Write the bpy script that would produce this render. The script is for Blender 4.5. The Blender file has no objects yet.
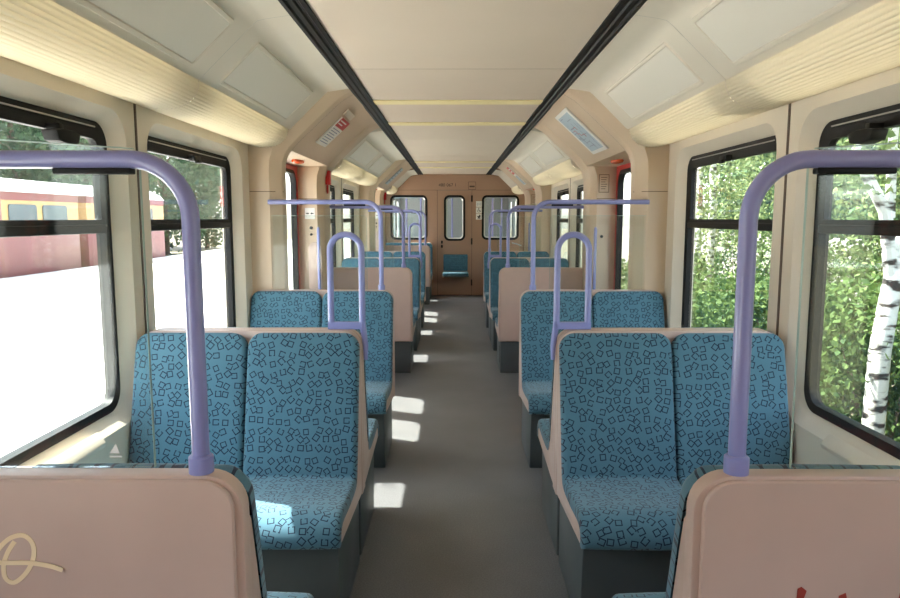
import bpy, bmesh, math, random
import numpy as np
from mathutils import Vector, Matrix
random.seed(7); rng = np.random.default_rng(7)
S = bpy.context.scene; C = S.collection
PI = math.pi

# ------------------------------------------------------------------ camera, sky, sun, exposure
cam_data = bpy.data.cameras.new('camera'); cam = bpy.data.objects.new('camera', cam_data); C.objects.link(cam)
cam_data.sensor_width = 36.0; cam_data.lens = 36.0 * 690 / 900; cam_data.clip_start = 0.02; cam_data.clip_end = 300
cam.location = (-0.037, 0, 1.5); cam.rotation_euler = (math.radians(90 - 6.7), 0, math.radians(0.22))
S.camera = cam

world = bpy.data.worlds.new('sky'); S.world = world; world.use_nodes = True
wn = world.node_tree.nodes; wl = world.node_tree.links; wn.clear()
sky = wn.new('ShaderNodeTexSky'); sky.sky_type = 'NISHITA'; sky.sun_disc = False
SUN_DIR = Vector((1.0, -0.44, -1.58)).normalized()
sky.sun_elevation = math.radians(55.3); sky.sun_rotation = math.radians(294)
sky.air_density = 1.0; sky.dust_density = 2.0; sky.ozone_density = 1.0
hs = wn.new('ShaderNodeHueSaturation'); hs.inputs['Saturation'].default_value = 0.55
bg = wn.new('ShaderNodeBackground'); bg.inputs['Strength'].default_value = 0.30
out = wn.new('ShaderNodeOutputWorld'); wl.new(sky.outputs[0], hs.inputs['Color']); wl.new(hs.outputs[0], bg.inputs[0]); wl.new(bg.outputs[0], out.inputs[0])

sun_d = bpy.data.lights.new('sun', 'SUN'); sun = bpy.data.objects.new('sun', sun_d); C.objects.link(sun)
sun_d.energy = 6.0; sun_d.angle = math.radians(0.53); sun_d.color = (1.0, 0.955, 0.885)
sun.location = (-20, 10, 30); sun.rotation_euler = SUN_DIR.to_track_quat('-Z', 'Y').to_euler()

S.view_settings.view_transform = 'Standard'; S.view_settings.look = 'None'
S.view_settings.gamma = 1.0; S.view_settings.use_curve_mapping = False
S.view_settings.exposure = 2.3
S.cycles.use_denoising = True; S.cycles.denoiser = 'OPENIMAGEDENOISE'
S.cycles.max_bounces = 12; S.cycles.diffuse_bounces = 7; S.cycles.glossy_bounces = 5
S.cycles.transparent_max_bounces = 40; S.cycles.transmission_bounces = 8
S.cycles.sample_clamp_indirect = 8.0; S.cycles.caustics_reflective = False; S.cycles.caustics_refractive = False

# ------------------------------------------------------------------ materials
def lin(c):
    f = lambda v: v / 12.92 if v <= 0.04045 else ((v + 0.055) / 1.055) ** 2.4
    return tuple(f(v / 255) for v in c) + (1.0,)

def mat(name, rgb, rough=0.5, metal=0.0, spec=0.5, noise=0.0, nscale=8.0, bump=0.0, bscale=200.0, coat=0.0):
    m = bpy.data.materials.new(name); m.use_nodes = True
    nt = m.node_tree; b = nt.nodes['Principled BSDF']
    b.inputs['Base Color'].default_value = lin(rgb); b.inputs['Roughness'].default_value = rough
    b.inputs['Metallic'].default_value = metal; b.inputs['Specular IOR Level'].default_value = spec
    b.inputs['Coat Weight'].default_value = coat; b.inputs['Coat Roughness'].default_value = 0.05
    tc = nt.nodes.new('ShaderNodeTexCoord')
    if noise:
        n = nt.nodes.new('ShaderNodeTexNoise'); n.inputs['Scale'].default_value = nscale; n.inputs['Detail'].default_value = 6
        nt.links.new(tc.outputs['Object'], n.inputs['Vector'])
        r = nt.nodes.new('ShaderNodeMapRange'); r.inputs[1].default_value = 0.3; r.inputs[2].default_value = 0.7
        r.inputs[3].default_value = 1 - noise; r.inputs[4].default_value = 1 + noise
        nt.links.new(n.outputs['Fac'], r.inputs[0])
        mx = nt.nodes.new('ShaderNodeMix'); mx.data_type = 'RGBA'; mx.blend_type = 'MULTIPLY'; mx.inputs[0].default_value = 1
        mx.inputs[6].default_value = lin(rgb); nt.links.new(r.outputs[0], mx.inputs[7]); nt.links.new(mx.outputs[2], b.inputs['Base Color'])
    if bump:
        n2 = nt.nodes.new('ShaderNodeTexNoise'); n2.inputs['Scale'].default_value = bscale
        nt.links.new(tc.outputs['Object'], n2.inputs['Vector'])
        bp = nt.nodes.new('ShaderNodeBump'); bp.inputs['Strength'].default_value = bump; bp.inputs['Distance'].default_value = 0.002
        nt.links.new(n2.outputs['Fac'], bp.inputs['Height']); nt.links.new(bp.outputs[0], b.inputs['Normal'])
    return m

def emit(name, rgb, strength):
    m = bpy.data.materials.new(name); m.use_nodes = True
    b = m.node_tree.nodes['Principled BSDF']; b.inputs['Base Color'].default_value = lin(rgb)
    b.inputs['Emission Color'].default_value = lin(rgb); b.inputs['Emission Strength'].default_value = strength
    return m

def glass(name, tint, haze=0.0, refl=1.0):
    m = bpy.data.materials.new(name); m.use_nodes = True
    nt = m.node_tree; nt.nodes.clear(); N = nt.nodes.new; L = nt.links.new
    o = N('ShaderNodeOutputMaterial'); t = N('ShaderNodeBsdfTransparent'); t.inputs[0].default_value = tint + (1,)
    g = N('ShaderNodeBsdfGlossy'); g.inputs['Roughness'].default_value = 0.02; g.inputs['Color'].default_value = (1, 1, 1, 1)
    f = N('ShaderNodeLayerWeight'); f.inputs['Blend'].default_value = 0.5
    pw = N('ShaderNodeMath'); pw.operation = 'POWER'; pw.inputs[1].default_value = 5.0; L(f.outputs['Facing'], pw.inputs[0])
    mul = N('ShaderNodeMath'); mul.operation = 'MULTIPLY_ADD'; mul.inputs[1].default_value = 0.8 * refl; mul.inputs[2].default_value = 0.025 * refl; L(pw.outputs[0], mul.inputs[0])
    mx = N('ShaderNodeMixShader'); L(mul.outputs[0], mx.inputs[0]); L(t.outputs[0], mx.inputs[1]); L(g.outputs[0], mx.inputs[2])
    last = mx
    if haze:
        d = N('ShaderNodeBsdfDiffuse'); d.inputs[0].default_value = (0.8, 0.85, 0.85, 1)
        m2 = N('ShaderNodeMixShader'); m2.inputs[0].default_value = haze; L(mx.outputs[0], m2.inputs[1]); L(d.outputs[0], m2.inputs[2]); last = m2
    L(last.outputs[0], o.inputs[0])
    return m

def fabric():
    m = bpy.data.materials.new('seat fabric'); m.use_nodes = True
    nt = m.node_tree; N = nt.nodes.new; L = nt.links.new; b = nt.nodes['Principled BSDF']
    b.inputs['Roughness'].default_value = 0.85; b.inputs['Sheen Weight'].default_value = 0.25
    b.inputs['Sheen Roughness'].default_value = 0.5; b.inputs['Specular IOR Level'].default_value = 0.2
    tc = N('ShaderNodeTexCoord')
    def mth(op, a, bb=None, c=None):
        n = N('ShaderNodeMath'); n.operation = op
        for k, v in enumerate((a, bb, c)):
            if v is None: continue
            if isinstance(v, (int, float)): n.inputs[k].default_value = v
            else: L(v, n.inputs[k])
        return n.outputs[0]
    def vm(op, a, bb):
        n = N('ShaderNodeVectorMath'); n.operation = op; L(a, n.inputs[0])
        if op == 'SCALE': n.inputs['Scale'].default_value = bb
        elif isinstance(bb, tuple): n.inputs[1].default_value = bb
        else: L(bb, n.inputs[1])
        return n.outputs[0]
    oi = N('ShaderNodeObjectInfo'); cx = N('ShaderNodeCombineXYZ')
    L(mth('MULTIPLY', oi.outputs['Random'], 40.0), cx.inputs[0]); L(mth('MULTIPLY', oi.outputs['Random'], 23.0), cx.inputs[1])
    uv = vm('ADD', vm('SCALE', tc.outputs['UV'], 26.0), cx.outputs[0])
    v = N('ShaderNodeTexVoronoi'); v.voronoi_dimensions = '2D'; v.feature = 'F1'; v.inputs['Scale'].default_value = 1.0
    v.inputs['Randomness'].default_value = 0.5; L(uv, v.inputs['Vector'])
    d = vm('SUBTRACT', uv, v.outputs['Position'])
    sc = N('ShaderNodeSeparateColor'); L(v.outputs['Color'], sc.inputs[0])
    rot = N('ShaderNodeVectorRotate'); rot.rotation_type = 'Z_AXIS'; L(d, rot.inputs['Vector'])
    L(mth('MULTIPLY', sc.outputs[0], 6.283), rot.inputs['Angle'])
    sp = N('ShaderNodeSeparateXYZ'); L(rot.outputs[0], sp.inputs[0])
    ax = mth('MULTIPLY', mth('ABSOLUTE', sp.outputs[0]), mth('MULTIPLY_ADD', sc.outputs[1], 0.25, 0.9)); ay = mth('ABSOLUTE', sp.outputs[1])
    mxx = mth('MAXIMUM', ax, ay)
    ring = mth('MULTIPLY', mth('GREATER_THAN', mxx, 0.225), mth('LESS_THAN', mxx, 0.325))
    # one side left open on part of the squares
    gap = mth('MULTIPLY', mth('GREATER_THAN', sp.outputs[0], 0.12), mth('MULTIPLY', mth('LESS_THAN', sp.outputs[1], 0.16), mth('GREATER_THAN', sp.outputs[1], -0.05)))
    gap = mth('MULTIPLY', gap, mth('GREATER_THAN', sc.outputs[2], 0.45))
    ring = mth('MULTIPLY', ring, mth('SUBTRACT', 1.0, gap))
    n = N('ShaderNodeTexNoise'); n.inputs['Scale'].default_value = 700; L(tc.outputs['UV'], n.inputs['Vector'])
    n3 = N('ShaderNodeTexNoise'); n3.inputs['Scale'].default_value = 9; L(tc.outputs['UV'], n3.inputs['Vector'])
    base = N('ShaderNodeMix'); base.data_type = 'RGBA'; base.inputs[6].default_value = lin((68, 106, 122)); base.inputs[7].default_value = lin((92, 133, 149))
    L(mth('MULTIPLY_ADD', n.outputs['Fac'], 0.6, mth('MULTIPLY_ADD', n3.outputs['Fac'], 0.5, -0.1)), base.inputs[0])
    col = N('ShaderNodeMix'); col.data_type = 'RGBA'; L(ring, col.inputs[0]); L(base.outputs[2], col.inputs[6]); col.inputs[7].default_value = lin((26, 42, 62))
    L(col.outputs[2], b.inputs['Base Color'])
    bp = N('ShaderNodeBump'); bp.inputs['Strength'].default_value = 0.3; bp.inputs['Distance'].default_value = 0.002
    L(n.outputs['Fac'], bp.inputs['Height']); L(bp.outputs[0], b.inputs['Normal'])
    return m

def floor_mat():
    m = mat('floor linoleum', (98, 98, 98), 0.42, noise=0.10, nscale=3.0)
    nt = m.node_tree; N = nt.nodes.new; L = nt.links.new; b = nt.nodes['Principled BSDF']
    src = b.inputs['Base Color'].links[0].from_socket
    tc = N('ShaderNodeTexCoord'); n = N('ShaderNodeTexNoise'); n.inputs['Scale'].default_value = 160; L(tc.outputs['Object'], n.inputs['Vector'])
    r = N('ShaderNodeMapRange'); r.inputs[1].default_value = 0.35; r.inputs[2].default_value = 0.65; r.inputs[3].default_value = 0.82; r.inputs[4].default_value = 1.2
    L(n.outputs['Fac'], r.inputs[0])
    mx = N('ShaderNodeMix'); mx.data_type = 'RGBA'; mx.blend_type = 'MULTIPLY'; mx.inputs[0].default_value = 1
    L(src, mx.inputs[6]); L(r.outputs[0], mx.inputs[7]); L(mx.outputs[2], b.inputs['Base Color'])
    return m

def diffuser_mat():
    m = bpy.data.materials.new('ribbed lamp diffuser'); m.use_nodes = True
    nt = m.node_tree; nt.nodes.clear(); N = nt.nodes.new; L = nt.links.new
    o = N('ShaderNodeOutputMaterial'); d = N('ShaderNodeBsdfDiffuse'); d.inputs[0].default_value = lin((230, 222, 205))
    t = N('ShaderNodeBsdfTranslucent'); t.inputs[0].default_value = lin((246, 238, 212))
    mx = N('ShaderNodeMixShader'); mx.inputs[0].default_value = 0.5; L(d.outputs[0], mx.inputs[1]); L(t.outputs[0], mx.inputs[2])
    g = N('ShaderNodeBsdfGlossy'); g.inputs['Roughness'].default_value = 0.25
    m2 = N('ShaderNodeMixShader'); m2.inputs[0].default_value = 0.05; L(mx.outputs[0], m2.inputs[1]); L(g.outputs[0], m2.inputs[2]); L(m2.outputs[0], o.inputs[0])
    return m

def leaf_mat(name, c1, c2):
    m = bpy.data.materials.new(name); m.use_nodes = True
    nt = m.node_tree; nt.nodes.clear(); N = nt.nodes.new; L = nt.links.new
    o = N('ShaderNodeOutputMaterial'); g = N('ShaderNodeNewGeometry')
    mx = N('ShaderNodeMix'); mx.data_type = 'RGBA'; L(g.outputs['Random Per Island'], mx.inputs[0]); mx.inputs[6].default_value = lin(c1); mx.inputs[7].default_value = lin(c2)
    d = N('ShaderNodeBsdfPrincipled'); d.inputs['Roughness'].default_value = 0.7; d.inputs['Specular IOR Level'].default_value = 0.2; L(mx.outputs[2], d.inputs['Base Color'])
    t = N('ShaderNodeBsdfTranslucent'); L(mx.outputs[2], t.inputs[0])
    s = N('ShaderNodeMixShader'); s.inputs[0].default_value = 0.32; L(d.outputs[0], s.inputs[1]); L(t.outputs[0], s.inputs[2]); L(s.outputs[0], o.inputs[0])
    return m

def bark_mat():
    m = mat('birch bark', (226, 222, 214), 0.8)
    nt = m.node_tree; N = nt.nodes.new; L = nt.links.new; b = nt.nodes['Principled BSDF']
    tc = N('ShaderNodeTexCoord'); mp = N('ShaderNodeMapping'); mp.inputs['Scale'].default_value = (3, 3, 9); L(tc.outputs['Object'], mp.inputs[0])
    n = N('ShaderNodeTexNoise'); n.inputs['Scale'].default_value = 1.6; n.inputs['Detail'].default_value = 5; L(mp.outputs[0], n.inputs['Vector'])
    r = N('ShaderNodeValToRGB'); r.color_ramp.elements[0].position = 0.40; r.color_ramp.elements[0].color = lin((50, 45, 42))
    r.color_ramp.elements[1].position = 0.50; r.color_ramp.elements[1].color = lin((226, 222, 214)); L(n.outputs['Fac'], r.inputs[0]); L(r.outputs[0], b.inputs['Base Color'])
    return m

M = dict(
    wall=mat('wall panel plastic', (223, 211, 194), 0.45, noise=0.03, nscale=2),
    beige=mat('beige moulded plastic', (209, 186, 160), 0.45, noise=0.03, nscale=2),
    brown=mat('brown end wall laminate', (174, 139, 116), 0.5, noise=0.04, nscale=2),
    shell=mat('pink beige seat shell', (201, 175, 160), 0.42, noise=0.05, nscale=5),
    ceil=mat('ceiling laminate', (222, 204, 186), 0.5, noise=0.02, nscale=2),
    cove=mat('cream cove plastic', (226, 216, 200), 0.4, noise=0.02, nscale=2),
    sheet=mat('blank advert sheet', (234, 227, 214), 0.3, spec=0.4),
    black=mat('black rubber', (20, 19, 19), 0.55, spec=0.25), blackgloss=mat('black rail', (16, 15, 14), 0.5, spec=0.2),
    seam=mat('dark joint', (92, 74, 62), 0.7), line=mat('thin joint', (120, 98, 80), 0.7),
    lav=mat('lavender enamel', (142, 146, 200), 0.28, coat=0.3),
    ped=mat('dark grey pedestal', (78, 84, 83), 0.5, noise=0.06, nscale=6), slot=mat('slot black', (26, 28, 28), 0.8),
    floor=floor_mat(), fabric=fabric(), diff=diffuser_mat(),
    tube=emit('fluorescent tube', (255, 246, 222), 1.1), strip=emit('vestibule light strip', (238, 222, 168), 0.02),
    win=glass('window glass', (0.93, 0.96, 0.95), 0.0), winhaze=glass('dusty window glass', (0.93, 0.96, 0.96), 0.05),
    screen=glass('partition glass', (0.95, 0.975, 0.965), 0.004), edge=mat('glass edge', (170, 192, 180), 0.2),
    red=mat('red door enamel', (190, 40, 44), 0.35), orange=mat('orange lens', (226, 84, 30), 0.25), redbox=mat('red handle', (196, 26, 26), 0.35),
    white=mat('white sign plate', (236, 234, 228), 0.4), ink=mat('black ink', (28, 28, 30), 0.5), inkblue=mat('blue grey print', (142, 150, 170), 0.5),
    signred=mat('red print', (208, 44, 40), 0.4), pink=mat('pink print', (206, 104, 96), 0.5), blueplate=mat('pale blue plate', (176, 194, 206), 0.4),
    steel=mat('brushed steel', (190, 190, 188), 0.3, metal=0.9), graf=mat('cream paint marker', (240, 218, 178), 0.6), rust=mat('rust red paint', (150, 52, 38), 0.7),
    nextcoach=mat('grey next coach plastic', (150, 156, 158), 0.6), platform=mat('pale platform paving', (214, 210, 200), 0.85, noise=0.05, nscale=0.7), earth=mat('bare earth', (104, 96, 74), 0.9, noise=0.2, nscale=1.0),
    concrete=mat('grey concrete', (150, 146, 138), 0.85, noise=0.12, nscale=3), ochre=mat('ochre coach paint', (176, 140, 88), 0.5), maroon=mat('maroon coach paint', (112, 44, 44), 0.5),
    roof=mat('pale coach roof', (196, 192, 184), 0.6), coachglass=mat('dark coach glass', (84, 92, 98), 0.12, spec=0.6),
    leaf=leaf_mat('bright shrub leaves', (54, 80, 42), (108, 130, 72)), leaf2=leaf_mat('birch leaves', (72, 94, 56), (138, 152, 98)),
    leaf3=leaf_mat('far tree leaves', (46, 76, 56), (94, 124, 86)), bark=bark_mat(), wood=mat('brown bark', (86, 72, 58), 0.9, noise=0.2, nscale=10),
)

# ------------------------------------------------------------------ mesh helpers
class MB:
    def __init__(s): s.v = []; s.f = []; s.uv = {}
    def add(s, vs, fs):
        o = len(s.v); s.v += [tuple(p) for p in vs]; s.f += [tuple(i + o for i in f) for f in fs]; return o
    def box(s, x0, x1, y0, y1, z0, z1):
        s.add([(x0,y0,z0),(x1,y0,z0),(x1,y1,z0),(x0,y1,z0),(x0,y0,z1),(x1,y0,z1),(x1,y1,z1),(x0,y1,z1)],
              [(0,3,2,1),(4,5,6,7),(0,1,5,4),(1,2,6,5),(2,3,7,6),(3,0,4,7)]); return s
    def prism(s, poly, axis, a, b):
        n = len(poly)
        P = {'x': lambda u, w, t: (t, u, w), 'y': lambda u, w, t: (u, t, w), 'z': lambda u, w, t: (u, w, t)}[axis]
        s.add([P(u, w, a) for u, w in poly] + [P(u, w, b) for u, w in poly],
              [tuple(range(n))[::-1], tuple(range(n, 2*n))] + [(i, (i+1) % n, (i+1) % n + n, i + n) for i in range(n)]); return s
    def loft(s, loops, closed=True, cap=False):
        n = len(loops[0]); o = s.add([p for l in loops for p in l], [])
        m = n if closed else n - 1
        for k in range(len(loops) - 1):
            for i in range(m):
                j = (i + 1) % n
                s.f.append((o+k*n+i, o+k*n+j, o+(k+1)*n+j, o+(k+1)*n+i))
        if cap:
            s.f.append(tuple(o+i for i in range(n))[::-1]); s.f.append(tuple(o+(len(loops)-1)*n+i for i in range(n)))
        return s
    def tube(s, path, r, n=14, closed=False):
        P = [Vector(p) for p in path]; m = len(P); loops = []
        t0 = (P[1] - P[0]).normalized(); up = Vector((0, 0, 1)) if abs(t0.z) < 0.9 else Vector((0, 1, 0))
        nx = t0.cross(up).normalized()
        for i in range(m):
            if closed: t = (P[(i+1) % m] - P[i-1]).normalized()
            else: t = (P[min(i+1, m-1)] - P[max(i-1, 0)]).normalized()
            nx = (nx - t * nx.dot(t)).normalized(); ny = t.cross(nx)
            rr = r[i] if isinstance(r, (list, tuple)) else r
            loops.append([P[i] + (nx * math.cos(2*PI*k/n) + ny * math.sin(2*PI*k/n)) * rr for k in range(n)])
        if closed: loops.append(loops[0])
        s.loft(loops, True, not closed); return s
    def cyl(s, a, b, r, n=20): return s.tube([a, b], r, n)
    def build(s, name, m, parent=None, smooth=None, bevel=0.0, seg=2, loc=None, weld=True):
        bm = bmesh.new(); V = [bm.verts.new(p) for p in s.v]
        for f in s.f:
            if len(set(f)) > 2:
                try: bm.faces.new([V[i] for i in f])
                except ValueError: pass
        if weld: bmesh.ops.remove_doubles(bm, verts=bm.verts, dist=1e-5)
        bmesh.ops.recalc_face_normals(bm, faces=bm.faces)
        if bevel:
            es = [e for e in bm.edges if len(e.link_faces) == 2 and e.calc_face_angle(0) > 0.5]
            bmesh.ops.bevel(bm, geom=es, offset=bevel, segments=seg, affect='EDGES', profile=0.5, clamp_overlap=True)
        me = bpy.data.meshes.new(name); bm.to_mesh(me); bm.free()
        return link(name, me, m, parent, 35 if smooth is None else smooth, loc)

def link(name, me, m, parent=None, smooth=35, loc=None):
    if m is not None: me.materials.append(m)
    if smooth:
        me.polygons.foreach_set('use_smooth', [True] * len(me.polygons))
        try: me.set_sharp_from_angle(angle=math.radians(smooth))
        except Exception: pass
    o = bpy.data.objects.new(name, me); C.objects.link(o)
    if parent is not None: o.parent = parent
    if loc: o.location = loc
    return o

def empty(name, loc=(0, 0, 0), rz=0.0):
    o = bpy.data.objects.new(name, None); C.objects.link(o); o.location = loc; o.rotation_euler = (0, 0, rz); o.empty_display_size = 0.1
    return o
def tag(o, label, cat=None, group=None, kind=None):
    o['label'] = label
    if cat: o['category'] = cat
    if group: o['group'] = group
    if kind: o['kind'] = kind
    return o
def struct(o, label, cat):
    return tag(o, label, cat, None, 'structure')
def dup(o, parent=None):
    c = o.copy(); C.objects.link(c)
    if parent is not None: c.parent = parent
    for ch in [k for k in bpy.data.objects if k.parent == o]: dup(ch, c)
    return c

def rrect(cu, cw, w, h, r, n=8, rb=None):
    pts = []
    for k, (sx, sy) in enumerate(((1, 1), (-1, 1), (-1, -1), (1, -1))):
        rr = r if (rb is None or sy > 0) else rb
        rr = max(rr, 1e-4); ox = cu + sx * (w/2 - rr); oy = cw + sy * (h/2 - rr); a0 = k * PI/2
        for i in range(n + 1):
            a = a0 + PI/2 * i / n; pts.append((ox + rr * math.cos(a), oy + rr * math.sin(a)))
    return pts
def X(loop, x): return [(x, u, w) for u, w in loop]
def Y(loop, y): return [(u, y, w) for u, w in loop]
def arc(c, r, a0, a1, n, f):
    return [f(c, r, a0 + (a1 - a0) * i / n) for i in range(n + 1)]

P = 5.35                      # one bay of the coach
WALL = 1.357
SIDES = ((-1, 'left'), (1, 'right'))
Y_END = 13.4; Y_BACK = -1.0

# ------------------------------------------------------------------ floor, ceiling, roof
struct(MB().box(-1.5, 1.5, Y_BACK - 0.1, Y_END + 0.05, -0.06, 0).build('floor', M['floor'], smooth=0), 'dark grey linoleum aisle floor with sun patches', 'floor')
cuts = [Y_BACK, 2.1, 4.0, 5.02, 5.18, 6.17, 6.33, 7.46, 9.35, 10.37, 10.53, 11.52, 11.68, 12.75, Y_END]
b = MB()
for a, c in zip(cuts, cuts[1:]):
    if c - a > 0.3: b.box(-0.610, 0.610, a + 0.005, c - 0.005, 2.33, 2.345)
struct(b.build('ceiling', M['ceil'], smooth=0, bevel=0.002, seg=1), 'flat cream middle strip of the ceiling between two black rails', 'ceiling')
b = MB().box(-0.70, 0.70, Y_BACK, Y_END, 2.352, 2.362)
for a in cuts[1:-1]: b.box(-0.610, 0.610, a - 0.0048, a + 0.0048, 2.3315, 2.345)
struct(b.build('ceiling', M['seam'], smooth=0), 'dark joints between the flat ceiling panels', 'ceiling')
strip_words = ['nearest pale yellow light strip across the flat ceiling', 'second pale yellow light strip across the flat ceiling', 'third pale yellow light strip across the flat ceiling', 'light strip across the flat ceiling closest to the end wall']
for i, a in enumerate((5.02, 6.17, 10.37, 11.52)):
    t = MB().box(-0.606, 0.606, a + 0.006, a + 0.154, 2.322, 2.344).build('ceiling_strip_light', M['strip'], smooth=0, bevel=0.004)
    tag(t, strip_words[i], 'ceiling light', 'light strips across the ceiling')
roof = [(-1.5, 2.2), (-1.5, 2.3), (-1.2, 2.48), (-0.6, 2.58), (0.6, 2.58), (1.2, 2.48), (1.5, 2.3), (1.5, 2.2), (1.47, 2.2), (1.47, 2.28), (1.18, 2.45), (0.6, 2.55), (-0.6, 2.55), (-1.18, 2.45), (-1.47, 2.28), (-1.47, 2.2)]
struct(MB().prism(roof, 'y', Y_BACK - 0.1, Y_END + 0.1).build('roof', M['roof'], smooth=0), 'outer roof shell of the coach', 'roof')
tn = 0
def trim_name():
    global tn
    tn += 1; return 'trim_%d' % tn
for sx, side in SIDES:
    prof = [(0.603 + (u - 0.612)*0.98, w) for u, w in [(0.612, 2.335), (0.612, 2.320), (0.630, 2.318), (0.638, 2.326), (0.650, 2.326), (0.656, 2.318), (0.668, 2.318), (0.674, 2.326), (0.686, 2.326), (0.694, 2.318), (0.712, 2.320), (0.712, 2.335)]]
    struct(MB().prism([(sx*u, w) for u, w in prof], 'y', Y_BACK, Y_END).build(trim_name(), M['blackgloss'], smooth=0), 'black grooved rail along the %s edge of the flat ceiling' % side, 'rail')

# ------------------------------------------------------------------ window bays: wall panels, windows, coves, lamps
win_n = 0
def make_window(sx, y0, y1, latch, label, haze=False):
    """black frame with a hinged upper sash; outer black edge 0.72..1.87 m"""
    global win_n
    win_n += 1
    cy = (y0 + y1) / 2; w = y1 - y0; cz = 1.295; h = 1.15
    o1 = rrect(cy, cz, w - 0.002, h - 0.002, 0.088); i1 = rrect(cy, cz, w - 0.066, h - 0.066, 0.062)
    x = lambda v: sx * v
    root = MB().loft([X(o1, x(1.412)), X(i1, x(1.418)), X(i1, x(1.458)), X(o1, x(1.458)), X(o1, x(1.412))]).build('window_%d' % win_n, M['black'])
    struct(root, label, 'window')
    # transom and the rails of the upper sash
    MB().box(min(x(1.41), x(1.455)), max(x(1.41), x(1.455)), y0 + 0.034, y1 - 0.034, 1.440, 1.474).build('transom', M['black'], root, bevel=0.006)
    sash_c = (1.474 + 1.836) / 2; sash_h = 1.836 - 1.474
    so = rrect(cy, sash_c, w - 0.07, sash_h, 0.055, rb=0.012); si = rrect(cy, sash_c - 0.007, w - 0.115, sash_h - 0.052, 0.040, rb=0.008)
    sash = MB().loft([X(so, x(1.415)), X(si, x(1.420)), X(si, x(1.448)), X(so, x(1.448)), X(so, x(1.415))]).build('upper_sash', M['black'], root)
    MB().box(min(x(1.408), x(1.4115)), max(x(1.408), x(1.4115)), y0 + 0.09, y1 - 0.09, 1.845, 1.850).build('track_line', M['steel'], root, smooth=0)
    MB().prism(rrect(cy, sash_c - 0.007, w - 0.110, sash_h - 0.048, 0.040), 'x', x(1.430), x(1.435)).build('upper_pane', M['winhaze' if haze else 'win'], sash, smooth=0)
    lc = (0.755 + 1.440) / 2
    MB().prism(rrect(cy, lc, w - 0.064, 1.440 - 0.751, 0.010, rb=0.062), 'x', x(1.432), x(1.438)).build('lower_pane', M['win'], root, smooth=0)
    if latch == 'open':       # lever hanging down from the top rail
        b = MB(); zz = 1.775; yy = cy + 0.25
        b.prism([(yy-0.075, zz+0.016), (yy-0.060, zz-0.018), (yy+0.0, zz-0.026), (yy+0.060, zz-0.018), (yy+0.075, zz+0.016), (yy+0.03, zz+0.024), (yy-0.03, zz+0.024)], 'x', x(1.345), x(1.400))
        b.box(min(x(1.37), x(1.42)), max(x(1.37), x(1.42)), yy-0.014, yy+0.014, zz+0.015, zz+0.045)
    else:
        b = MB(); zz = 1.812; yy = cy
        b.prism([(yy-0.05, zz+0.014), (yy-0.04, zz-0.016), (yy+0.04, zz-0.016), (yy+0.05, zz+0.014)], 'x', x(1.385), x(1.418))
        b.box(min(x(1.378), x(1.40)), max(x(1.378), x(1.40)), yy-0.006, yy+0.045, zz-0.024, zz-0.006)
    b.build('latch', M['black'], root, bevel=0.004)
    return root

def wall_panel(sx, side, ya, yb, y0, y1, label):
    cy = (y0+y1)/2; w = y1-y0; cz = 1.295; h = 1.15; x = lambda v: sx*v
    outer = rrect((ya+yb)/2, 1.125, yb-ya, 2.25, 0.0)
    h1 = rrect(cy, cz, w + 0.10, h + 0.10, 0.13); h1b = rrect(cy, cz, w + 0.075, h + 0.075, 0.12); h2 = rrect(cy, cz, w, h, 0.09)
    o = MB().loft([X(outer, x(WALL)), X(h1, x(WALL)), X(h1b, x(WALL+0.012)), X(h2, x(1.412)), X(h2, x(1.475)), X(outer, x(1.475)), X(outer, x(WALL))]).build('wall_' + side, M['wall'], smooth=30)
    struct(o, label, 'wall')

def strip_light(sx, ya, yb, label, dup_from=None):
    """ribbed translucent cover over a tube, closed by moulded ends"""
    root = empty('cove_light', (sx*1.2, (ya+yb)/2, 1.96)); tag(root, label, 'strip light', 'ribbed lamp covers along the coves')
    def bz(t):
        p = [(1.087, 2.064), (1.092, 1.955), (1.215, 1.925), (WALL - 0.004, 1.972)]; a = 1-t
        return tuple(a**3*p[0][k] + 3*a*a*t*p[1][k] + 3*a*t*t*p[2][k] + t**3*p[3][k] for k in (0, 1))
    prof = []; NR = 17; K = 6
    for i in range(NR*K + 1):
        t = i / (NR*K); q = bz(t); q2 = bz(min(1, t+0.01)); q1 = bz(max(0, t-0.01))
        tx, tz = q2[0]-q1[0], q2[1]-q1[1]; l = math.hypot(tx, tz); nx, nz = tz/l, -tx/l
        if nx*(-0.5) + nz*(-1) < 0: nx, nz = -nx, -nz
        a = 0.0035 * abs(math.sin(PI * t * NR)) * (1 if 0.02 < t < 0.98 else 0)
        prof.append((q[0] + nx*a, q[1] + nz*a))
    L = root.location
    loops = []
    ys = [ya] + [ya + 0.02 + (yb-ya-0.04)*k/24 for k in range(25)] + [yb]
    for y in ys: loops.append([(sx*u - L.x, y - L.y, w - L.z) for u, w in prof])
    MB().loft(loops, closed=False).build('diffuser', M['diff'], root, smooth=60)
    MB().cyl((sx*1.235 - L.x, ya + 0.20 - L.y, 2.035 - L.z), (sx*1.235 - L.x, yb - 0.20 - L.y, 2.035 - L.z), 0.016).build('tube', M['tube'], root)
    for y, nm in ((ya, 1), (yb, -1)):
        pl = [(sx*u - L.x, w - L.z) for u, w in [bz(k/16) for k in range(17)]] + [(sx*(WALL-0.004) - L.x, 2.10 - L.z), (sx*1.087 - L.x, 2.10 - L.z)]
        MB().prism(pl, 'y', y - L.y, y + nm*0.006 - L.y).build('end_cap', M['cove'], root, smooth=0)

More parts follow.
